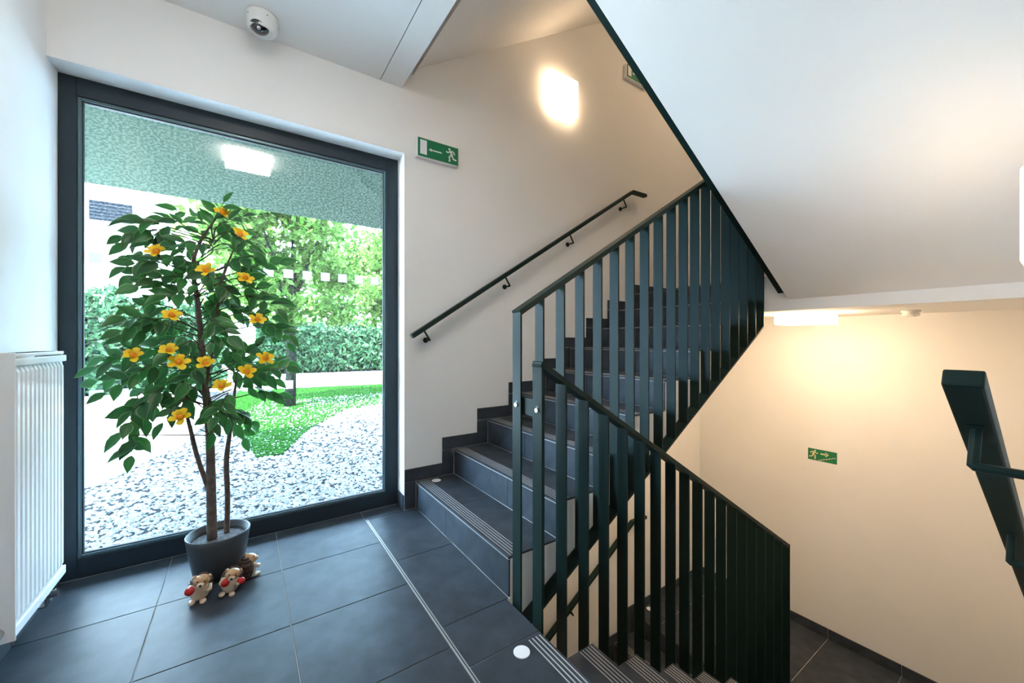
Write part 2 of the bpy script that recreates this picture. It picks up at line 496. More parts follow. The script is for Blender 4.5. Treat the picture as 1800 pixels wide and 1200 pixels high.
def flight_down(zo, label):
    t = thing('staircase', label, 'staircase', (XD, (YN + YD1) / 2, zo))
    ofs = t.location
    slope = R_ / TD
    zs = lambda x: -(x - XD) * slope - 0.408
    prof = [(0.957, -0.405), (XF, zs(XF)), (XF, -HALF + 0.02)]
    if XF < XD + 8 * TD: prof = [(0.957, -0.405), (XF - 0.0005, zs(XF)), (XF - 0.0005, -8 * R_ - 0.009)]
    for k in range(8, 0, -1):
        x1 = XD + k * TD - 0.008; x0 = XD + (k - 1) * TD - 0.008
        if k == 8: prof += [(x0, -8 * R_ - 0.009)]
        else: prof += [(x1, -k * R_ - 0.009), (x0, -k * R_ - 0.009)]
    prof += [(0.957, -0.012)]
    prof = [(x - ofs.x, z) for x, z in prof]
    MB().prism_y(prof, YN + 0.0005 - ofs.y, YD1 - ofs.y).build('stair_body', 'plaster', t, label='white plastered side and underside')
    for k in range(1, 10):
        xk = XD + (k - 1) * TD; z = zo - k * R_
        js = 0.70 if k % 2 else 0.46
        for a, bb_ in ((YN + 0.001, js), (js, YD1)):
            piece('riser_tile', 'tile', xk - 0.008, xk, a, bb_ - (0 if bb_ == YD1 else 0.0025), z + 0.002, z + R_ - 0.013, t, bev=0.0008)
        if k < 9:
            for a, bb_ in ((YN + 0.001, js - 0.12), (js - 0.12, YD1)):
                piece('tread_tile', 'tile', xk + 0.002, xk + TD + 0.001, a, bb_ - (0 if bb_ == YD1 else 0.0025), z - 0.009, z, t, bev=0.0008)
            gm = MB()
            for j in range(5):
                x = xk + TD - 0.018 - j * 0.0155
                gm.box(x - ofs.x, x + 0.003 - ofs.x, YN + 0.03 - ofs.y, YD1 - 0.006 - ofs.y, -k * R_ - 0.0005, -k * R_ + 0.0007)
            gm.build('grip_strip', 'grip', t)
    return t
flight_down(0, 'dark tiled flight descending from the landing edge at the bottom')
flight_down(S, 'overhead flight, its broad sloping white underside fills the upper right')

# ------------------------------------------------------------------ balustrades: closed frames of flat steel bar
FW, FT = 0.062, 0.009
def balustrade(label, x0, pitch, n, y0, zrail, slope, drop, side_y, rise, plate_up, end_screw=True):
    """zrail: top rail height at x0; drop: vertical distance from top rail to bottom rail; rise: +1 up, -1 down"""
    yc = y0 + FW / 2
    x1 = x0 + pitch * n
    t = thing('balustrade', label, 'railing', (x0, yc, zrail - drop))
    ofs = t.location
    zt = lambda x: zrail + slope * (x - x0)
    zb = lambda x: zt(x) - drop
    L = lambda p: Vector(p) - ofs
    ya, yb = y0, y0 + FW
    up = Vector((-slope, 0, 1))
    MB().bar(L((x0 - 0.004, yc, zt(x0) - 0.013)), L((x1 + 0.004, yc, zt(x1) - 0.013)), up, 0.024, FW).build('top_rail', 'steel', t, bevel=0.0015, seg=1)
    MB().bar(L((x0, yc, zb(x0) + 0.008)), L((x1, yc, zb(x1) + 0.008)), up, 0.014, FW).build('bottom_rail', 'steel', t, bevel=0.0015, seg=1)
    me_cache = {}
    for k in range(n + 1):
        x = x0 + k * pitch
        hgt = drop - 0.012
        key = k in (0, n)
        if key not in me_cache:
            if key: me_cache[key] = MB().box(-FT / 2, FT / 2, -FW / 2, FW / 2, -hgt - 0.006, 0.0).mesh('end_post', 'steel', bevel=0.001, seg=1)
            else: me_cache[key] = MB().box(-FT / 2, FT / 2, -FW / 2 + 0.001, FW / 2 - 0.001, -hgt, 0.0).mesh('baluster', 'steel', bevel=0.001, seg=1)
        link('end_post' if key else 'baluster', me_cache[key], t, L((x, yc, zt(x) - (0.004 if key else 0.009))))
    # fixing plate on the stair side and its bolts
    ym = side_y
    th = 0.004 if rise > 0 else -0.004
    a = min(ym, ym - th); b = max(ym, ym - th)
    y_lo, y_hi = (ym - 0.004, ym - 0.0003) if rise > 0 else (ym + 0.0003, ym + 0.004)
    xe = min(x1, XF - 0.05)
    pl = [(x0 + 0.03, zb(x0 + 0.03) - plate_up), (xe, zb(xe) - plate_up), (xe, zb(xe) + 0.004), (x0 + 0.03, zb(x0 + 0.03) + 0.004)]
    MB().prism_y([(p[0] - ofs.x, p[1] - ofs.z) for p in pl], y_lo - ofs.y, y_hi - ofs.y).build('fixing_plate', 'steel', t)
    for q in ((0.16, 0.55, 0.93) if zrail < 2 else ()):
        x = x0 + (x1 - x0) * q
        bp = Vector((x, y_lo if rise > 0 else y_hi, zb(x) - plate_up * 0.5))
        sgn = -1 if rise > 0 else 1
        MB().tube([L(bp), L(bp + Vector((0, sgn * 0.022, 0)))], 0.010, 6).build('bolt', 'screw', t)
    return t, zt, zb
bal_up, ztu, zbu = balustrade('tall dark steel balustrade of flat bars on the ascending flight', 0.99, 0.1255, 18, 1.380, 1.283, 0.612, 1.420, YU0, 1, 0.060)
bal_dn, ztd, zbd = balustrade('dark steel balustrade of flat bars following the descending flight', 0.99, 0.129, 18, YD1 + 0.005, 1.068, -0.612, 1.405, YD1, -1, 0.055)
balustrade('balustrade of the overhead flight, seen as a black slanting strip', 0.99, 0.129, 18, YD1 + 0.005, 1.068 + S, -0.612, 1.432, YD1, -1, 0.045)
balustrade('balustrade of the lowest flight, dim behind the descending bars', 0.99, 0.1255, 18, 1.380, 1.283 - S, 0.612, 1.420, YU0, 1, 0.060)

# plate joining the two first posts, with its screws
pt = thing('joining_plate', 'short steel plate with two screws joining both balustrade posts', 'bracket', (1.0, 1.337, 0.83))
MB().box(-0.001, 0.004, -0.1, 0.1, 0.0, 0.075).build('plate', 'steel', pt, bevel=0.001, seg=1)
for y, z in ((1.411, 0.868), (1.264, 0.865)):
    MB().tube([(-0.0145, y - 1.337, z - 0.83), (-0.0205, y - 1.337, z - 0.83)], 0.009, 12).build('screw', 'screw', pt)
    MB().tube([(-0.0147, y - 1.337, z - 0.83 + 0.012), (-0.0153, y - 1.337, z - 0.83 + 0.012)], 0.007, 10).build('screw_hole', 'black', pt)
MB().tube([(2.3145 - 0.0, 1.262 - 1.337, -0.70 - 0.83), (2.308, 1.262 - 1.337, -0.70 - 0.83)], 0.008, 10).build('screw', 'screw', bal_dn, label='small bright screw on the last post').location = pt.location - bal_dn.location

# ------------------------------------------------------------------ wall handrails
def handrail(label, pts, wall_y, sgn, brackets, hw=0.046, hh=0.030, rod=0.0065):
    """pts: centre line; sgn: direction from the rail to the wall along Y"""
    t = thing('handrail', label, 'handrail', pts[0])
    ofs = Vector(pts[0])
    P = [Vector(p) for p in pts]
    m = MB()
    rings = []
    for i, p in enumerate(P):
        d0 = (P[i] - P[i - 1]).normalized() if i else (P[1] - P[0]).normalized()
        d1 = (P[i + 1] - P[i]).normalized() if i < len(P) - 1 else d0
        d = (d0 + d1).normalized()
        n = Vector((-d.z, 0, d.x))
        sc_ = 1 / max(0.3, d.dot(d0))
        for u, v in ((-1, -1), (1, -1), (1, 1), (-1, 1)):
            rings.append(p - ofs + n * (u * hh / 2 * sc_) + Vector((0, v * hw / 2, 0)))
    fs = [(0, 1, 2, 3), tuple(4 * (len(P) - 1) + k for k in (3, 2, 1, 0))]
    for i in range(len(P) - 1):
        for k in range(4):
            a = 4 * i + k; b = 4 * i + (k + 1) % 4
            fs.append((a, a + 4, b + 4, b))
    m.add(rings, fs)
    m.build('rail', 'steel', t, bevel=0.004, seg=2)
    for x in brackets:
        for i in range(len(P) - 1):
            if P[i].x <= x <= P[i + 1].x or i == len(P) - 2:
                k = (x - P[i].x) / (P[i + 1].x - P[i].x)
                c = P[i].lerp(P[i + 1], k); d = (P[i + 1] - P[i]).normalized(); break
        n = Vector((d.z, 0, -d.x))
        a = c + n * (hh / 2); b = c + n * (hh / 2 + 0.075); e = Vector((b.x, wall_y - sgn * 0.0005, b.z))
        br = MB().tube([a - ofs, b - ofs, b - ofs + Vector((0, sgn * 0.0001, 0)), e - ofs], rod, 12).build('bracket', 'steel', t, smooth=False)
        MB().tube([e - ofs, e - ofs - Vector((0, sgn * 0.006, 0))], 0.019, 18).build('rose', 'steel', br)
        MB().bar(a - ofs + d * 0.022, a - ofs - d * 0.022, n, 0.003, 0.022).build('saddle', 'steel', br)
    return t
slu = R_ / TU
xs_, xe_ = 0.92, 3.165
hz = lambda x: 1.176 + 0.640 * (x - 0.92)
handrail('slim dark handrail climbing the white wall right of the window', [(xs_, 2.535, hz(xs_)), (xe_, 2.535, hz(xe_)), (3.37, 2.535, hz(xe_) + 0.003)], YW, 1, [1.00, 1.66, 2.33, 3.03])
handrail('lower dark handrail on the window wall, seen through the bars', [(xs_, 2.535, hz(xs_) - S), (xe_, 2.535, hz(xe_) - S), (3.37, 2.535, hz(xe_) + 0.003 - S)], YW, 1, [1.00, 1.66, 2.33, 3.03])
handrail('large near handrail at the right edge, going down with the stairs', [(1.02, 0.121, 1.086), (3.3, 0.121, 1.086 - 0.606 * 2.28)], YN, -1, [1.175, 1.80, 2.40, 3.0], hw=0.050, hh=0.032, rod=0.0085)

# ------------------------------------------------------------------ window
X0, X1, Z1 = XL + 0.0005, 0.8955, 2.4195
win = thing('window_1', 'tall dark framed window with speckled textured glass', 'window', ((X0 + X1) / 2, 2.75, 0.0))
win['kind'] = 'structure'
wo = win.location
IX0, IX1, IZ0, IZ1 = -0.668, 0.816, 0.094, 2.330
def wbox(name, mt, x0, x1, y0, y1, z0, z1, bev=0.002, parent=win, **k):
    base = wo if parent is win else wo
    return MB().box(x0 - wo.x, x1 - wo.x, y0 - wo.y, y1 - wo.y, z0, z1).build(name, mt, parent, bevel=bev, seg=1, **k)
fr = []
wbox('frame_jamb', 'frame', X0, IX0, 2.743, 2.835, 0.001, Z1)
wbox('frame_jamb', 'frame', IX1, X1, 2.743, 2.835, 0.001, Z1)
wbox('frame_head', 'frame', IX0, IX1, 2.743, 2.835, IZ1, Z1)
wbox('frame_sill', 'frame', IX0, IX1, 2.743, 2.835, 0.001, IZ0)
b = 0.014
for (nm, a) in (('glazing_bead', (IX0, IX0 + b, IZ0, IZ1)), ('glazing_bead', (IX1 - b, IX1, IZ0, IZ1)), ('glazing_bead', (IX0 + b, IX1 - b, IZ1 - b, IZ1)), ('glazing_bead', (IX0 + b, IX1 - b, IZ0, IZ0 + b))):
    wbox(nm, 'bead', a[0], a[1], 2.752, 2.782, a[2], a[3])
c = b + 0.005
for a in ((IX0 + b, IX0 + c, IZ0 + b, IZ1 - b), (IX1 - c, IX1 - b, IZ0 + b, IZ1 - b), (IX0 + c, IX1 - c, IZ1 - c, IZ1 - b), (IX0 + c, IX1 - c, IZ0 + b, IZ0 + c)):
    wbox('gasket', 'gasket', a[0], a[1], 2.764, 2.782, a[2], a[3], bev=0)
pane = link('pane', MB().add([(IX0 + b - wo.x, YG - wo.y, IZ0 + b), (IX1 - b - wo.x, YG - wo.y, IZ0 + b), (IX1 - b - wo.x, YG - wo.y, IZ1 - b), (IX0 + b - wo.x, YG - wo.y, IZ1 - b)], [(0, 1, 2, 3)]).mesh('pane', 'glass', keep=True), win, label='speckled translucent glass pane')
st_me = MB().add([(-0.026, 0, -0.026), (0.026, 0, -0.026), (0.026, 0, 0.026), (-0.026, 0, 0.026)], [(0, 1, 2, 3)]).mesh('sticker', 'frosted', keep=True)
for z in (1.562, 0.876):
    x = 0.124 - 0.105 * 7
    while x < 0.80:
        link('sticker', st_me, pane, (x - wo.x, YG - 0.0012 - wo.y, z))
        x += 0.1045

# ------------------------------------------------------------------ lamps
def lamp(name, label, size, depth, loc, rot, matn='lamp_glass', group='square glass lamps'):
    """square opal glass lamp; local +Z points away from what it is mounted on"""
    t = thing(name, label, 'lamp', loc, 0, group)
    t.rotation_euler = rot
    h = size / 2
    MB().box(-h + 0.02, h - 0.02, -h + 0.02, h - 0.02, 0.0006, 0.016).build('backplate', 'white_plastic', t, bevel=0.002, seg=1)
    MB().box(-h, h, -h, h, 0.014, depth).build('glass_shade', matn, t, bevel=0.012, seg=3)
    return t
lamp('wall_lamp', 'lit square glass lamp high on the white wall above the handrail', 0.32, 0.075, (2.285, YW, 3.28), (math.radians(90), 0, 0))
lamp('wall_lamp', 'lit lamp cut off by the right edge of the picture', 0.302, 0.080, (2.0 + 0.151, YN, 1.543), (math.radians(-90), 0, 0), 'lamp_glass_dim')
lamp('ceiling_lamp', 'lit flat lamp under the upper half landing by the far wall', 0.328, 0.090, (3.76, 1.288, ZS), (math.radians(180), 0, 0), 'lamp_glass_bright')
lamp('ceiling_lamp', 'lamp on the landing ceiling, showing only as a reflection in the window', 0.36, 0.075, (0.03, 1.16, ZC), (math.radians(180), 0, 0), 'lamp_glass_white')
lamp('ceiling_lamp', 'lamp of the topmost half landing lighting the upper wall corner', 0.328, 0.090, (3.76, 1.288, ZS + S), (math.radians(180), 0, 0), 'lamp_glass_upper')
lamp('wall_lamp', 'lamp on the wall beneath the ascending flight, glowing on the lower stairs', 0.32, 0.075, (2.285, YW, 3.28 - S), (math.radians(90), 0, 0), 'lamp_glass_upper')

# ------------------------------------------------------------------ signs
def strokes(m, segs, wd, d0, d1):
    """flat strokes in the local XZ plane standing from y=d0 to y=d1"""
    for p, q in segs:
        p = Vector((p[0], 0, p[1])); q = Vector((q[0], 0, q[1]))
        m.bar(p + Vector((0, (d0 + d1) / 2, 0)), q + Vector((0, (d0 + d1) / 2, 0)), (0, 1, 0), d1 - d0, wd)
def runner(m, cx, cz, s, flip, d0, d1):
    """running figure of height s; flip=-1 runs to the left"""
    T = lambda x, z: (cx + flip * x * s, cz + z * s)
    n = 14
    hc = T(0.14, 0.40)
    m.add([(hc[0] + 0.085 * s * math.cos(2 * math.pi * i / n), y, hc[1] + 0.085 * s * math.sin(2 * math.pi * i / n)) for y in (d0, d1) for i in range(n)],
          [tuple(range(n)), tuple(range(n, 2 * n))] + [(i, (i + 1) % n, (i + 1) % n + n, i + n) for i in range(n)])
    strokes(m, [(T(0.06, 0.30), T(-0.06, -0.02))], 0.17 * s, d0, d1)
    strokes(m, [(T(0.08, 0.27), T(0.26, 0.12)), (T(0.26, 0.12), T(0.40, 0.20)),
                (T(0.03, 0.29), T(-0.20, 0.27)), (T(-0.20, 0.27), T(-0.28, 0.08))], 0.085 * s, d0, d1)
    strokes(m, [(T(-0.04, 0.0), T(0.16, -0.15)), (T(0.16, -0.13), T(0.10, -0.45)), (T(0.10, -0.44), T(0.20, -0.46)),
                (T(-0.06, 0.0), T(-0.16, -0.26)), (T(-0.15, -0.25), T(-0.42, -0.30))], 0.105 * s, d0, d1)
def exit_sign(label, x0, x1, z0, z1):
    t = thing('exit_sign', label, 'sign', ((x0 + x1) / 2, YW, (z0 + z1) / 2))
    hw, hz_ = (x1 - x0) / 2, (z1 - z0) / 2
    MB().box(-hw, hw, -0.038, -0.0005, -hz_, hz_).build('case', 'white_plastic', t, bevel=0.003, seg=1)
    MB().box(-hw + 0.006, hw - 0.006, -0.040, -0.0375, -hz_ + 0.006, hz_ - 0.006).build('green_face', 'green', t)
    m = MB()
    m.box(-hw + 0.022, -hw + 0.070, -0.0412, -0.0398, -hz_ + 0.022, hz_ - 0.018)
    m.build('door_symbol', 'pale_sign', t)
    m = MB(); strokes(m, [((-hw + 0.10, -0.004), (-hw + 0.180, -0.004))], 0.008, -0.0412, -0.0398)
    m.prism_y([(-hw + 0.083, -0.004), (-hw + 0.104, -0.016), (-hw + 0.104, 0.008)], -0.0412, -0.0398)
    m.build('arrow_symbol', 'pale_sign', t)
    m = MB(); runner(m, hw - 0.062, 0.0, 0.098, -1, -0.0412, -0.0398); m.build('running_figure', 'pale_sign', t)
    return t
exit_sign('green escape sign with running figure beside the window', 0.972, 1.288, 2.408, 2.545)
exit_sign('small corner of an escape sign peeking beside the black slanting strip', 3.13, 3.45, 3.765, 3.90)
t = thing('stair_sign', 'small green sign with arrow and stairs on the far wall', 'sign', (XE, 1.41, 0.062))
MB().box(-0.0025, -0.0003, -0.112, 0.112, -0.054, 0.054).build('green_face', 'green', t)
def rot_far(m):
    # local drawing plane XZ facing -Y  ->  plane YZ facing -X
    m.v = [(y, -x, z) for x, y, z in m.v]; return m
m = MB(); runner(m, -0.066, 0.002, 0.088, -1 * -1, -0.0032, -0.0024); rot_far(m).build('running_figure', 'cream_sign', t)
m = MB(); strokes(m, [((-0.012, 0.016), (0.030, 0.016))], 0.013, -0.0032, -0.0024)
m.prism_y([(0.052, 0.016), (0.030, 0.036), (0.022, 0.036), (0.038, 0.016), (0.022, -0.004), (0.030, -0.004)], -0.0032, -0.0024)
rot_far(m).build('arrow_symbol', 'cream_sign', t)
m = MB(); st = []
for k in range(6):
    a = -0.030 + k * 0.0215; z = -0.046 + k * 0.0085
    st += [((a, z), (a + 0.0215, z)), ((a + 0.0215, z - 0.002), (a + 0.0215, z + 0.0105))]
strokes(m, st, 0.0042, -0.0032, -0.0024); rot_far(m).build('stair_symbol', 'cream_sign', t)

# ------------------------------------------------------------------ dome camera, smoke detector
t = thing('dome_camera', 'white dome security camera on the ceiling above the window', 'camera', (0.078, 2.452, ZC))
MB().lathe([(0.001, -0.0006), (0.072, -0.0006), (0.074, -0.012), (0.073, -0.048), (0.069, -0.066), (0.058, -0.080), (0.001, -0.084)], n=36).build('housing', 'white_plastic', t, smooth=True)
rot = Quaternion((1, 0, 0), math.radians(-28)).to_matrix()
tilt = Vector((-0.012, -0.020, -0.066))
MB().ball(tilt, (0.046, 0.046, 0.040), 24, 14).build('dome', 'dome_dark', t, smooth=True)
MB().lathe([(0.044, -0.076), (0.050, -0.086), (0.054, -0.083), (0.056, -0.074)], c=(-0.006, -0.009, 0), n=32).build('dome_ring', 'white_plastic', t, smooth=True)
MB().ball((-0.016, -0.046, -0.093), 0.010, 12, 8).build('lens', 'chrome', t, smooth=True)
for a in (-2.6, -1.3, 0.0):
    MB().ball((0.0725 * math.cos(a), 0.0725 * math.sin(a), -0.03), 0.003, 8, 6).build('screw', 'gasket', t)
t = thing('smoke_detector', 'small smoke detector beside the lamp under the half landing', 'detector', (3.98, 0.72, ZS))
MB().lathe([(0.001, -0.0006), (0.052, -0.0006), (0.054, -0.016), (0.044, -0.018), (0.044, -0.024), (0.050, -0.026), (0.046, -0.040), (0.030, -0.046), (0.001, -0.047)], n=30).build('housing', 'white_plastic', t, smooth=True)
MB().ball((-0.03, -0.02, -0.042), 0.004, 8, 6).build('indicator', 'gasket', t)

# ------------------------------------------------------------------ radiator
t = thing('radiator', 'white ribbed panel radiator on the left wall beside the window', 'radiator', (XL + 0.06, 2.21, 0.17))
ro = t.location
RY0, RY1, RZ0, RZ1, RXF = 1.985, 2.434, 0.17, 1.105, -0.622
def rb(name, mt, x0, x1, y0, y1, z0, z1, bev=0.002, seg=1, parent=t, **k):
    return MB().box(x0 - ro.x, x1 - ro.x, y0 - ro.y, y1 - ro.y, z0 - ro.z, z1 - ro.z).build(name, mt, parent, bevel=bev, seg=seg, **k)
# fluted front panel
n = 12; prof = []
pt_ = (RY1 - RY0 - 0.03) / n
for k in range(n):
    y = RY0 + 0.018 + k * pt_
    prof += [(y, 0.0), (y + pt_ * 0.16, 0.009), (y + pt_ * 0.66, 0.009), (y + pt_ * 0.82, 0.0)]
m = MB(); vs = []; fs = []
zl = [RZ0 + 0.035, RZ0 + 0.055, RZ1 - 0.062, RZ1 - 0.040]
N = len(prof)
for i, z in enumerate(zl):
    for y, d in prof:
        vs.append((RXF - 0.011 + (d if i in (1, 2) else 0.0) - ro.x, y - ro.y, z - ro.z))
for i in range(3):
    for k in range(N - 1): fs.append((i * N + k, i * N + k + 1, (i + 1) * N + k + 1, (i + 1) * N + k))
m.add(vs, fs); m.build('ribbed_panel', 'enamel', t)
rb('panel_body', 'enamel', RXF - 0.024, RXF - 0.0115, RY0 + 0.002, RY1, RZ0, RZ1 - 0.03, bev=0.004)
rb('panel_edge', 'enamel', RXF - 0.0114, RXF, RY0 + 0.002, RY1 + 0.004, RZ1 - 0.042, RZ1 - 0.016, bev=0.004, seg=2)
rb('panel_edge', 'enamel', RXF - 0.0114, RXF - 0.001, RY0 + 0.002, RY1 + 0.002, RZ0, RZ0 + 0.034, bev=0.004, seg=2)
rb('rear_panel', 'enamel', XL + 0.02, XL + 0.032, RY0 + 0.002, RY1, RZ0, RZ1 - 0.03, bev=0.003)
g_ = rb('top_grille', 'enamel', XL + 0.018, RXF - 0.006, RY0 + 0.002, RY1 - 0.004, RZ1 - 0.012, RZ1, bev=0.002)
for k in range(14):
    y = RY0 + 0.03 + k * 0.029
    rb('grille_slot', 'gasket', XL + 0.035, RXF - 0.022, y, y + 0.012, RZ1 + 0.0002, RZ1 + 0.0010, bev=0, parent=g_).location = (0, 0, 0)
rb('side_cover', 'enamel', XL + 0.018, RXF + 0.002, RY0 - 0.006, RY0 + 0.0018, RZ0 - 0.005, RZ1 + 0.004, bev=0.003, seg=2)
rb('side_cover', 'enamel', XL + 0.018, RXF - 0.012, RY1, RY1 + 0.004, RZ0 + 0.02, RZ1 - 0.004, bev=0.002)
L = lambda x, y, z: (x - ro.x, y - ro.y, z - ro.z)
MB().tube([L(-0.676, RY0 - 0.0062, 1.065), L(-0.676, RY0 - 0.0085, 1.065)], 0.030, 24).build('valve_rosette', 'enamel', t)
MB().tube([L(-0.676, RY0 - 0.0086, 1.065), L(-0.676, RY0 - 0.020, 1.065)], 0.016, 20).build('vent_plug', 'chrome', t)
MB().tube([L(-0.660, RY0 - 0.0062, RZ0 + 0.03), L(-0.660, RY0 - 0.018, RZ0 + 0.03)], 0.018, 20).build('drain_plug', 'chrome', t)
MB().tube([L(-0.655, 2.36, RZ0 - 0.001), L(-0.655, 2.36, 0.10), L(-0.66, 2.36, 0.086), L(-0.725, 2.36, 0.086)], 0.011, 12).build('valve', 'chrome', t, smooth=False)
MB().tube([L(-0.655, 2.41, RZ0 - 0.001), L(-0.655, 2.41, 0.10), L(-0.66, 2.41, 0.086), L(-0.725, 2.41, 0.086)], 0.011, 12).build('valve', 'chrome', t, smooth=False)
MB().tube([L(-0.655, 2.36, 0.125), L(-0.625, 2.36, 0.125)], 0.014, 14).build('valve_cap', 'chrome', t)
for y in (2.08, 2.34):
    rb('wall_bracket', 'enamel', XL + 0.0006, XL + 0.021, y - 0.02, y + 0.02, 0.3, 1.0)

# ------------------------------------------------------------------ potted artificial tree
PC = Vector((-0.105, 2.425, 0.0))
tree = thing('potted_tree', 'artificial ficus tree with yellow flowers in a dark pot by the window', 'potted plant', PC)
pot = MB().lathe([(0.001, 0.0), (0.094, 0.0), (0.098, 0.006), (0.116, 0.10), (0.128, 0.18), (0.131, 0.205), (0.128, 0.208), (0.124, 0.205), (0.119, 0.165), (0.001, 0.160)], n=48).build('pot', 'pot', tree, smooth=True, label='dark grey round plastic pot')
MB().lathe([(0.115, 0.166), (0.115, 0.180), (0.112, 0.180), (0.110, 0.166)], n=40).build('inner_pot', 'gasket', pot, smooth=True)
MB().lathe([(0.001, 0.180), (0.05, 0.177), (0.109, 0.170)], n=30).build('soil', 'soil', pot, smooth=True, label='grey gravel in the pot')
P = lambda px, py, off=0.0: on_y(px, py, PC.y + off) - PC
def limb(name, pts, radii, mt='bark', parent=tree):
    # resample smoothly
    pts = [Vector(p) for p in pts]; out = []; rr = []
    for i in range(len(pts) - 1):
        p0, p1, p2, p3 = pts[max(i - 1, 0)], pts[i], pts[i + 1], pts[min(i + 2, len(pts) - 1)]
        for s in range(4):
            u = s / 4
            out.append(0.5 * ((2 * p1) + (p2 - p0) * u + (2 * p0 - 5 * p1 + 4 * p2 - p3) * u * u + (3 * p1 - p0 - 3 * p2 + p3) * u ** 3))
            rr.append(radii[i] * (1 - u) + radii[i + 1] * u)
    out.append(pts[-1]); rr.append(radii[-1])
    return MB().tube(out, rr, 10).build(name, mt, parent, smooth=True)
limb('trunk', [P(373, 950, -0.01), P(371, 860, -0.01), P(369, 770, 0), P(362, 690, 0), P(353, 590, 0), P(346, 520, 0.01), P(339, 470, 0.02), P(352, 425, 0.02), P(388, 372, 0)],
     [0.0215, 0.020, 0.018, 0.016, 0.013, 0.011, 0.009, 0.007, 0.003], )
limb('stem', [P(398, 945, 0.03), P(400, 880, 0.03), P(398, 810, 0.03), P(404, 760, 0.02), P(411, 700, 0), P(418, 650, -0.02)], [0.0125, 0.012, 0.012, 0.009, 0.007, 0.003])
limb('stem', [P(367, 862, -0.01), P(346, 800, -0.02), P(335, 755, -0.03), P(326, 715, -0.04), P(318, 640, -0.05)], [0.010, 0.010, 0.009, 0.007, 0.003])
limb('stem', [P(362, 680, 0.0), P(374, 600, -0.01), P(382, 540, 0.0), P(394, 480, 0.01), P(414, 432, 0.0)], [0.010, 0.009, 0.008, 0.006, 0.002])

# leaf mesh: a folded blade one unit long along +X
def leaf_mesh(curl):
    rows = [(0.0, 0.0), (0.12, 0.13), (0.32, 0.235), (0.55, 0.225), (0.76, 0.135), (0.90, 0.05), (1.0, 0.0)]
    vs = []; edge = []; fs = []
    for x, hw in rows:
        sag = -curl * x * x
        for s, e in ((-1, 1.0), (-0.55, 0.5), (0, 0.0), (0.55, 0.5), (1, 1.0)):
            vs.append((x, s * hw, sag + abs(s) * hw * 0.35)); edge.append(e if 0 < x < 1 else 0.9)
    for i in range(len(rows) - 1):
        for k in range(4):
            a = i * 5 + k
            fs.append((a, a + 1, a + 6, a + 5))
    me = bpy.data.meshes.new('leaf'); me.from_pydata(vs, [], fs)
    at = me.attributes.new('edge', 'FLOAT', 'POINT')
    for i, e in enumerate(edge): at.data[i].value = e
    for p in me.polygons: p.use_smooth = True
    me.materials.append(M['leaf'])
    return me
leaf_mes = [leaf_mesh(c_) for c_ in (0.05, 0.16, 0.28)]
sprigs = [(372,400,393,356),(368,398,313,370),(380,400,424,381),(330,400,292,386),(300,405,214,414),(300,400,236,389),(300,410,226,427),(380,415,416,408),(400,408,449,443),
 (385,430,432,440),(360,430,303,430),(330,440,266,428),(320,452,277,462),(290,450,225,451),(280,460,221,469),(268,468,234,484),(350,460,322,480),(370,470,345,500),(390,470,430,470),
 (400,468,440,452),(420,478,490,463),(410,490,452,500),(420,500,488,526),(330,490,268,490),(312,500,244,503),(320,510,256,522),(340,520,292,520),(430,520,488,542),(400,540,440,562),
 (420,550,478,556),(450,560,506,602),(460,570,508,588),(300,540,240,538),(300,560,213,580),(310,562,232,590),(290,570,222,558),(330,560,282,590),(330,590,262,612),(370,560,402,590),
 (390,560,372,602),(300,604,184,628),(280,612,170,645),(290,630,172,670),(280,640,186,690),(300,640,208,660),(320,650,250,682),(310,670,232,722),(300,680,216,758),(290,690,242,752),
 (255,690,226,742),(330,660,300,690),(350,640,330,672),(380,640,430,640),(400,650,442,665),(410,640,462,602),(430,640,502,638),(430,650,482,666),(440,662,504,645),(450,690,488,694),
 (420,680,470,690),(400,690,382,732),(370,700,372,758),(380,720,412,745),(410,720,442,740),(410,722,430,768),(340,680,312,716),(330,700,286,742),(360,650,340,690),(238,765,231,800),
 (360,500,390,520),(350,540,380,560),(340,600,300,620),(390,600,425,610),(345,470,310,440),(375,440,350,410),(378,500,406,516),(385,532,416,540),(374,482,396,500),(380,592,410,620),(392,612,420,632),(360,522,386,546),(350,610,330,640)]
rng = random.Random(11)
leaf_n = 0
rest = []
def trunk_x(py):
    pts = [(372, 430), (339, 470), (346, 520), (353, 590), (362, 690), (369, 770)]
    if py <= 430: return 375
    for (xa, ya), (xb, yb) in zip(pts, pts[1:]):
        if ya <= py <= yb: return xa + (xb - xa) * (py - ya) / (yb - ya)
    return 369
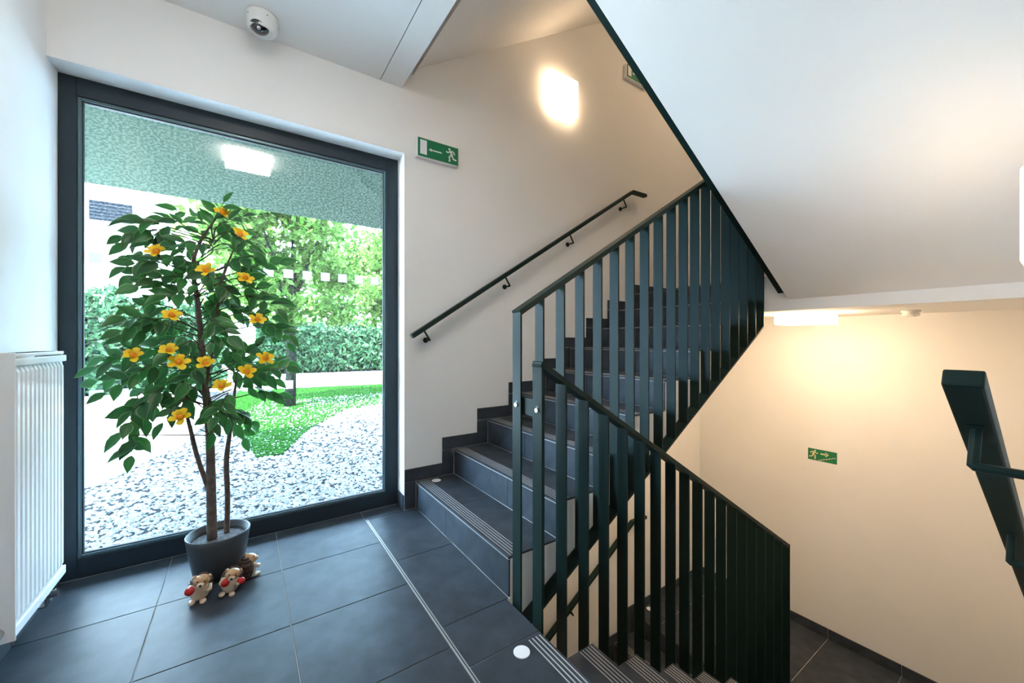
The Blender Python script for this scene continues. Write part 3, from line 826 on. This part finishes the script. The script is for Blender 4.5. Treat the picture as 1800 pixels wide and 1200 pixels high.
for si, (bx, by, tx, ty) in enumerate(sprigs):
    oy = rng.uniform(-0.20, 0.14)
    pb = P(bx, by, oy * 0.45); ptip = P(tx, ty, oy)
    d = ptip - pb
    pin = P(trunk_x(by + 22), min(by + 22, 765), 0)
    mid = pb.lerp(ptip, 0.5) + Vector((0, 0, 0.012))
    limb('twig', [pin, pb, mid, ptip], [0.0032, 0.0026, 0.0018, 0.0010], 'twig')
    nl = 6 if d.length > 0.15 else 5
    for k in range(nl):
        u = (k + 0.55) / nl if k < nl - 1 else 1.0
        p = pb.lerp(mid, u * 2) if u < 0.5 else mid.lerp(ptip, u * 2 - 1)
        dn = d.normalized()
        sidev = dn.cross(Vector((0, -0.75, 0.66))).normalized() * (1 if k % 2 else -1)
        dirv = (dn * (1.0 if k == nl - 1 else rng.uniform(0.45, 0.9)) + sidev * (rng.uniform(-0.2, 0.2) if k == nl - 1 else rng.uniform(0.5, 1.0)) + Vector((0, rng.uniform(-0.45, 0.15), rng.uniform(-0.55, 0.1)))).normalized()
        upv = Vector((rng.uniform(-0.5, 0.5), rng.uniform(-1.1, -0.35), rng.uniform(0.1, 0.9)))
        upv = (upv - dirv * upv.dot(dirv)).normalized()
        yv = upv.cross(dirv)
        Ln = rng.uniform(0.068, 0.104)
        mtx = Matrix((dirv, yv, upv)).transposed().to_4x4()
        if (p + dirv * Ln).y + PC.y > 2.70: p = p + Vector((0, 2.70 - (p + dirv * Ln).y - PC.y, 0))
        mw = Matrix.Translation(p) @ mtx @ Matrix.Diagonal((Ln, Ln * rng.uniform(0.9, 1.2), Ln, 1))
        lm = rng.choice(leaf_mes)
        if k % 7 in (0, 2, 4, 6) and leaf_n < 300:
            lf = link('leaf', lm, tree); lf.matrix_local = mw; leaf_n += 1
        else:
            rest.append((lm, mw))

vs, fs, ed = [], [], []
for lm, mw in rest:
    o_ = len(vs)
    vs += [tuple(mw @ v.co) for v in lm.vertices]
    fs += [tuple(i + o_ for i in p_.vertices) for p_ in lm.polygons]
    ed += [a_.value for a_ in lm.attributes['edge'].data]
me = bpy.data.meshes.new('inner_leaves'); me.from_pydata(vs, [], fs)
at = me.attributes.new('edge', 'FLOAT', 'POINT'); at.data.foreach_set('value', ed)
for p_ in me.polygons: p_.use_smooth = True
me.materials.append(M['leaf'])
link('inner_leaves', me, tree)['kind'] = 'stuff'

# flowers: ring of ruffled petals around a deeper heart
def petal_mesh():
    vs = []; fs = []
    rows = [(0.0, 0.10, 0.0), (0.35, 0.30, 0.16), (0.75, 0.36, 0.34), (1.0, 0.16, 0.30)]
    for x, hw, z in rows:
        for s in (-1, 0, 1): vs.append((x, s * hw, z + abs(s) * 0.12))
    for i in range(3):
        for k in range(2):
            a = i * 3 + k; fs.append((a, a + 1, a + 4, a + 3))
    me = bpy.data.meshes.new('petal'); me.from_pydata(vs, [], fs)
    for p in me.polygons: p.use_smooth = True
    me.materials.append(M['petal']); return me
pet = petal_mesh()
heart = MB().ball((0, 0, 0.30), (0.34, 0.34, 0.36), 10, 6).mesh('flower_heart', 'petal_heart', smooth=True)
calyx = MB().lathe([(0.05, -0.5), (0.14, -0.2), (0.2, 0.02)], n=8).mesh('calyx', 'leaf', smooth=True)
for i, (px, py, tilt_x) in enumerate([(391,373,0.2),(420,411,0.5),(277,442,-0.3),(364,474,-0.5),(430,487,0.3),(302,553,0.1),(452,560,0.2),(298,614,0.0),(236,623,-0.2),(314,635,0.1),(361,637,0.1),(465,628,0.5),(433,652,0.2),(390,677,-0.2),(319,731,-0.4)]):
    pc = P(px, py + 4, -0.20 if py > 400 else -0.05)
    fl = link('flower', heart, tree, pc, label='yellow silk flower' if i == 0 else None)
    nrm = Vector((tilt_x * 0.8, -0.75, 0.75)).normalized()
    fl.rotation_mode = 'QUATERNION'; fl.rotation_quaternion = nrm.to_track_quat('Z', 'Y')
    s = rng.uniform(0.034, 0.041)
    fl.scale = (s, s, s)
    for k in range(7):
        pe = link('petal', pet, fl)
        big = 1.0 if k < 5 else 0.75
        pe.matrix_local = Matrix.Rotation(k * 2 * math.pi / 5 + (0.6 if k >= 5 else 0) + rng.uniform(-0.15, 0.15), 4, 'Z') @ Matrix.Rotation(rng.uniform(-0.35, 0.15) - (0.5 if k >= 5 else 0), 4, 'Y') @ Matrix.Diagonal((1.05 * big, 1.1 * big, 1.0, 1))
    link('calyx', calyx, fl)
    limb('twig', [pc + Vector((0, 0.005, -0.012)), pc + Vector((0, 0.06, -0.03)), P(trunk_x(py + 30), min(py + 30, 765), 0)], [0.0014, 0.0018, 0.002], 'twig')

# ------------------------------------------------------------------ hedgehog figurines
def hedgehog(label, loc, rz, reds, sc_=1.0, lean=0.0):
    t = thing('hedgehog_figurine', label, 'figurine', loc, rz, 'hedgehog figurines by the pot')
    t.scale = (sc_, sc_, sc_)
    # local -Y is the front
    Rl = Matrix.Rotation(lean, 3, 'Y')
    def tr(c_): return Rl @ Vector(c_) if lean else Vector(c_)
    MB().ball(tr((0, -0.006, 0.046)), (0.038, 0.033, 0.046), 20, 14).build('body', 'cream', t, smooth=True)
    m = MB(); m.ball(tr((0, 0.010, 0.054)), (0.043, 0.034, 0.053), 22, 16)
    sp = m
    for i in range(6):
        for k in range(11):
            ph = math.radians(20 + i * 22); th = math.radians(-20 + k * 22 + (11 if i % 2 else 0))
            nrm = Vector((math.sin(ph) * math.cos(th), math.sin(ph) * math.sin(th), math.cos(ph)))
            if nrm.y < -0.15: continue
            c_ = Vector((0, 0.010, 0.054)) + Vector((nrm.x * 0.043, nrm.y * 0.034, nrm.z * 0.053))
            sp.tube([tr(c_ - nrm * 0.002), tr(c_ + nrm * 0.004 + Vector((0, 0.002, 0.004)))], [0.006, 0.0018], 5)
    sp.build('spine_coat', 'spines', t, smooth=False, label='dark brown quilted spines')
    hd = MB().ball(tr((0, -0.016, 0.092)), (0.032, 0.028, 0.025), 18, 12).build('head', 'tan', t, smooth=True)
    MB().ball(tr((0, -0.043, 0.084)), (0.015, 0.015, 0.012), 14, 9).build('muzzle', 'cream', hd, smooth=True)
    MB().ball(tr((0, -0.057, 0.088)), (0.0062, 0.005, 0.005), 10, 7).build('nose', 'black', hd, smooth=True)
    for s in (-1, 1):
        MB().ball(tr((s * 0.013, -0.0405, 0.099)), 0.0034, 8, 6).build('eye', 'black', hd, smooth=True)
        MB().ball(tr((s * 0.028, -0.014, 0.107)), (0.008, 0.006, 0.009), 10, 8).build('ear', 'tan', hd, smooth=True)
        MB().ball(tr((s * 0.020, -0.034, 0.009)), (0.013, 0.020, 0.009), 12, 8).build('foot', 'cream', t, smooth=True)
        MB().tube([tr((s * 0.033, -0.010, 0.068)), tr((s * 0.037, -0.030, 0.056)), tr((s * 0.026, -0.042, 0.054))], [0.010, 0.009, 0.008], 10).build('arm', 'cream', t, smooth=True)
    for (x, y, z, r) in reds:
        MB().ball(tr((x, y, z)), (r, r * 0.8, r), 16, 10).build('red_glove', 'red', t, smooth=True, label='shiny red ball held in the paw')
    return t
hedgehog('sitting hedgehog figurine with one red ball, leftmost before the pot', (-0.170, 2.225, 0.0), math.radians(-2), [(-0.036, -0.040, 0.062, 0.0185)], 0.97, 0.16)
hedgehog('tilted hedgehog figurine with two red balls, middle one before the pot', (-0.064, 2.216, 0.0), math.radians(-6), [(-0.020, -0.043, 0.064, 0.0175), (0.042, -0.028, 0.066, 0.0165)], 0.95, 0.26)
hedgehog('hedgehog figurine turned away, dark brown back, beside the pot', (0.012, 2.288, 0.0), math.radians(128), [], 0.96)

# ------------------------------------------------------------------ outdoors
ZG = -0.10
def flat(name, poly, z, mt, th=0.05):
    m = MB(); n = len(poly)
    m.add([(x, y, z) for x, y in poly] + [(x, y, z - th) for x, y in poly], [tuple(range(n)), tuple(range(n, 2 * n))] + [(i, (i + 1) % n, (i + 1) % n + n, i + n) for i in range(n)])
    return m.build(name, mt)
o = flat('ground_gravel', [(-14, 2.96), (16, 2.96), (16, 30), (-14, 30)], ZG - 0.012, 'gravel_bed'); struct(o, 'pale gravel ground outside the window', 'ground')
o = flat('path_paving', [(-9, 3.2), (-2.4, 3.2), (-1.05, 4.9), (-0.62, 6.2), (-0.35, 8.6), (-1.2, 12.4), (-9, 13)], ZG, 'paving', 0.1); struct(o, 'sunlit pale paved yard outside on the left', 'path')
o = flat('path_strip', [(-0.9, 12.2), (9, 10.6), (11, 15), (-0.5, 17)], ZG + 0.01, 'paving', 0.1); struct(o, 'pale path in front of the far hedge outside', 'path')
o = flat('lawn', [(0.10, 5.0), (0.34, 5.0), (0.80, 6.3), (1.5, 7.6), (4.6, 8.6), (8.5, 10.4), (-0.1, 12.0), (-0.25, 9.0)], ZG + 0.004, 'grass', 0.02); struct(o, 'green grass patch between the gravel and the path', 'lawn')
o = MB().box(-4, 8, 2.955, 5.19, 2.60, 2.95).build('trim_overhang', 'soffit_outside'); struct(o, 'grey underside of the building overhang outside the window', 'overhang')
o = MB().box(-4, XL - 0.251, 2.96, 3.12, ZG, 2.599).build('wall_outside', 'wall_outside'); struct(o, 'outer facade left of the window', 'wall')
m = MB(); m.box(-4, XL - 0.251, 2.956, 3.12, ZG, 2.59)

# gravel stones near the window
rg = random.Random(3)
ico = [(0, 0, 1), (0.9, 0, 0.2), (0.25, 0.85, 0.25), (-0.75, 0.5, 0.15), (-0.75, -0.5, 0.2), (0.28, -0.85, 0.2)]
icf = [(0, 1, 2), (0, 2, 3), (0, 3, 4), (0, 4, 5), (0, 5, 1)]
m = MB()
for i in range(26000):
    y = 2.98 + 6.5 * rg.random() ** 1.9
    x = rg.uniform(-1.0 - 0.1 * y, 0.35 * y + 0.4)
    if (x - 0.72) ** 2 + (y - 8.6) ** 2 < 0.06: continue
    if y > 4.2 and x < -1.05 + (y - 4.9) * 0.3: continue
    s = rg.uniform(0.008, 0.020) * (0.8 + 0.13 * y); a = rg.uniform(0, 6.3); ca, sa = math.cos(a), math.sin(a)
    k1, k2 = rg.uniform(0.7, 1.2), rg.uniform(0.5, 0.9)
    m.add([(x + s * (px * ca - py * k1 * sa), y + s * (px * sa + py * k1 * ca), ZG - 0.012 + s * pz * k2) for px, py, pz in ico], icf)
o = m.build('gravel', 'stone'); tag(o, 'loose pale gravel stones just outside the window', 'gravel', kind='stuff')

def leaf_cloud(name, mt, fn, count, size, parent, seed):
    r = random.Random(seed); vs = []; fs = []; tint = []
    for i in range(count):
        p = Vector(fn(r)); s = size * r.uniform(0.6, 1.3)
        u = Vector((r.uniform(-1, 1), r.uniform(-1, 1), r.uniform(-1, 1))).normalized()
        v = u.cross(Vector((r.uniform(-1, 1), r.uniform(-1, 1), r.uniform(-1, 1)))).normalized()
        o_ = len(vs)
        vs += [p + u * s, p + v * s * 0.5, p - u * s, p - v * s * 0.5]; fs.append((o_, o_ + 1, o_ + 2, o_ + 3))
        tv = r.random(); tint += [tv] * 4
    me = bpy.data.meshes.new(name); me.from_pydata([tuple(v) for v in vs], [], fs)
    at = me.attributes.new('tint', 'FLOAT', 'POINT'); at.data.foreach_set('value', tint)
    me.materials.append(M[mt])
    o = link(name, me, parent)
    if parent is not None: o['kind'] = 'stuff'
    return o
def hedge(label, x0, x1, y, dpt, h, count, seed, size=0.09):
    t = thing('hedge', label, 'hedge', ((x0 + x1) / 2, y, ZG))
    wd = (x1 - x0) / 2
    def fn(r):
        x = r.uniform(-wd, wd); z = r.random() ** 0.8 * (h + 0.15 * math.sin(x * 3 + seed) + 0.1 * math.sin(x * 7.3)); yy = r.uniform(-dpt, dpt)
        if r.random() < 0.6: yy = -dpt + r.random() * 0.18
        return (x, yy, z)
    leaf_cloud('foliage', 'hedge_leaves', fn, count, size, t, seed)
    m = MB(); m.box(-wd + 0.1, wd - 0.1, -dpt * 0.4, dpt * 0.4, 0.0, h * 0.8)
    m.build('core', 'trunk_outside', t)
hedge('leafy green hedge outside, left, below the white building', -7.0, -0.4, 13.2, 0.6, 2.3, 8000, 5, 0.10)
hedge('dark hedge outside behind the garden tree, right', 0.35, 11.0, 17.6, 0.8, 2.0, 9000, 8, 0.12)
def garden_tree(label, x, y, h, rad, zc, count, seed, trunk_r):
    t = thing('garden_tree', label, 'tree', (x, y, ZG))
    r0 = random.Random(seed)
    blobs = [(Vector((r0.uniform(-1, 1) * rad[0] * 0.75, r0.uniform(-1, 1) * rad[1] * 0.7, zc + r0.uniform(-1, 1) * rad[2] * 0.75)), r0.uniform(0.35, 0.65)) for i in range(22)]
    def fn(r):
        c_, s_ = r.choice(blobs)
        v = Vector((r.gauss(0, 1), r.gauss(0, 1), r.gauss(0, 1))).normalized() * (s_ * r.random() ** 0.4)
        return c_ + Vector((v.x * rad[0] * 0.7, v.y * rad[1] * 0.7, v.z * rad[2] * 0.6))
    leaf_cloud('foliage', 'tree_leaves', fn, count, 0.085 if rad[0] < 3 else 0.14, t, seed)
    tk = MB().tube([(0, 0, 0), (0.03, 0, zc * 0.35), (0.0, 0, zc * 0.6), (0.12, 0, zc)], [trunk_r * 1.2, trunk_r, trunk_r * 0.8, trunk_r * 0.4], 10).build('trunk', 'trunk_outside', t, smooth=True)
    for i in range(7):
        c_, s_ = blobs[i * 2]
        b0 = Vector((0.02, 0, zc * (0.42 + 0.05 * i)))
        MB().tube([b0, b0.lerp(c_, 0.5) + Vector((0, 0, 0.12)), c_], [trunk_r * 0.45, trunk_r * 0.3, trunk_r * 0.12], 7).build('branch', 'trunk_outside', t, smooth=True)
garden_tree('slender garden tree with pale green crown outside, right of the potted tree', 0.72, 8.6, 4.0, (1.5, 1.2, 1.25), 2.75, 7500, 21, 0.085)
garden_tree('light green tree outside at the right edge of the glass', 3.9, 10.8, 4.5, (1.8, 1.3, 1.6), 3.0, 8500, 34, 0.09)
garden_tree('tall tree outside far behind the path', 6.0, 22.5, 6.5, (4.0, 1.8, 3.0), 4.6, 9000, 55, 0.16)

garden_tree('unseen spreading tree added further right outside, for greenish side light', 5.6, 6.6, 4.5, (1.9, 1.5, 1.7), 2.6, 6500, 61, 0.10)  # added out of view: screens bright low sky, turns the left wall greener
garden_tree('unseen broad tree added on the far right, behind the spreading one, for side light', 8.8, 9.8, 5.0, (2.2, 1.8, 2.0), 2.9, 7000, 72, 0.11)  # second unseen tree, added to dim and green the daylight from the right

# white building outside
t = thing('building', 'white sunlit building outside with a barred window', 'building', (-5.2, 16.5, ZG))
bo = t.location
BY = 15.0
MB().box(-13 - bo.x, 0.0 - bo.x, BY - bo.y, 20 - bo.y, 0, 9.0).build('wall', 'wall_outside', t)
p0 = on_y(157, 352, BY); p1 = on_y(233, 388, BY)
wz1, wz0 = p0.z + 0.02 - ZG, p1.z - 0.10 - ZG
wf = MB().box(p0.x - bo.x, p1.x - bo.x, BY - 0.05 - bo.y, BY - 0.001 - bo.y, wz0, wz1).build('window', 'grille', t)
k = 0
z = wz0 + 0.05
while z < wz1 - 0.03:
    MB().box(p0.x - 0.02 - bo.x, p1.x + 0.02 - bo.x, BY - 0.075 - bo.y, BY - 0.052 - bo.y, z, z + 0.022).build('window_slat', 'gravel_bed', wf); z += 0.088
MB().box(-13 - bo.x, 0.02 - bo.x, BY - 0.04 - bo.y, BY - 0.002 - bo.y, wz0 - 0.10, wz0 - 0.06).build('ledge', 'paving', t)
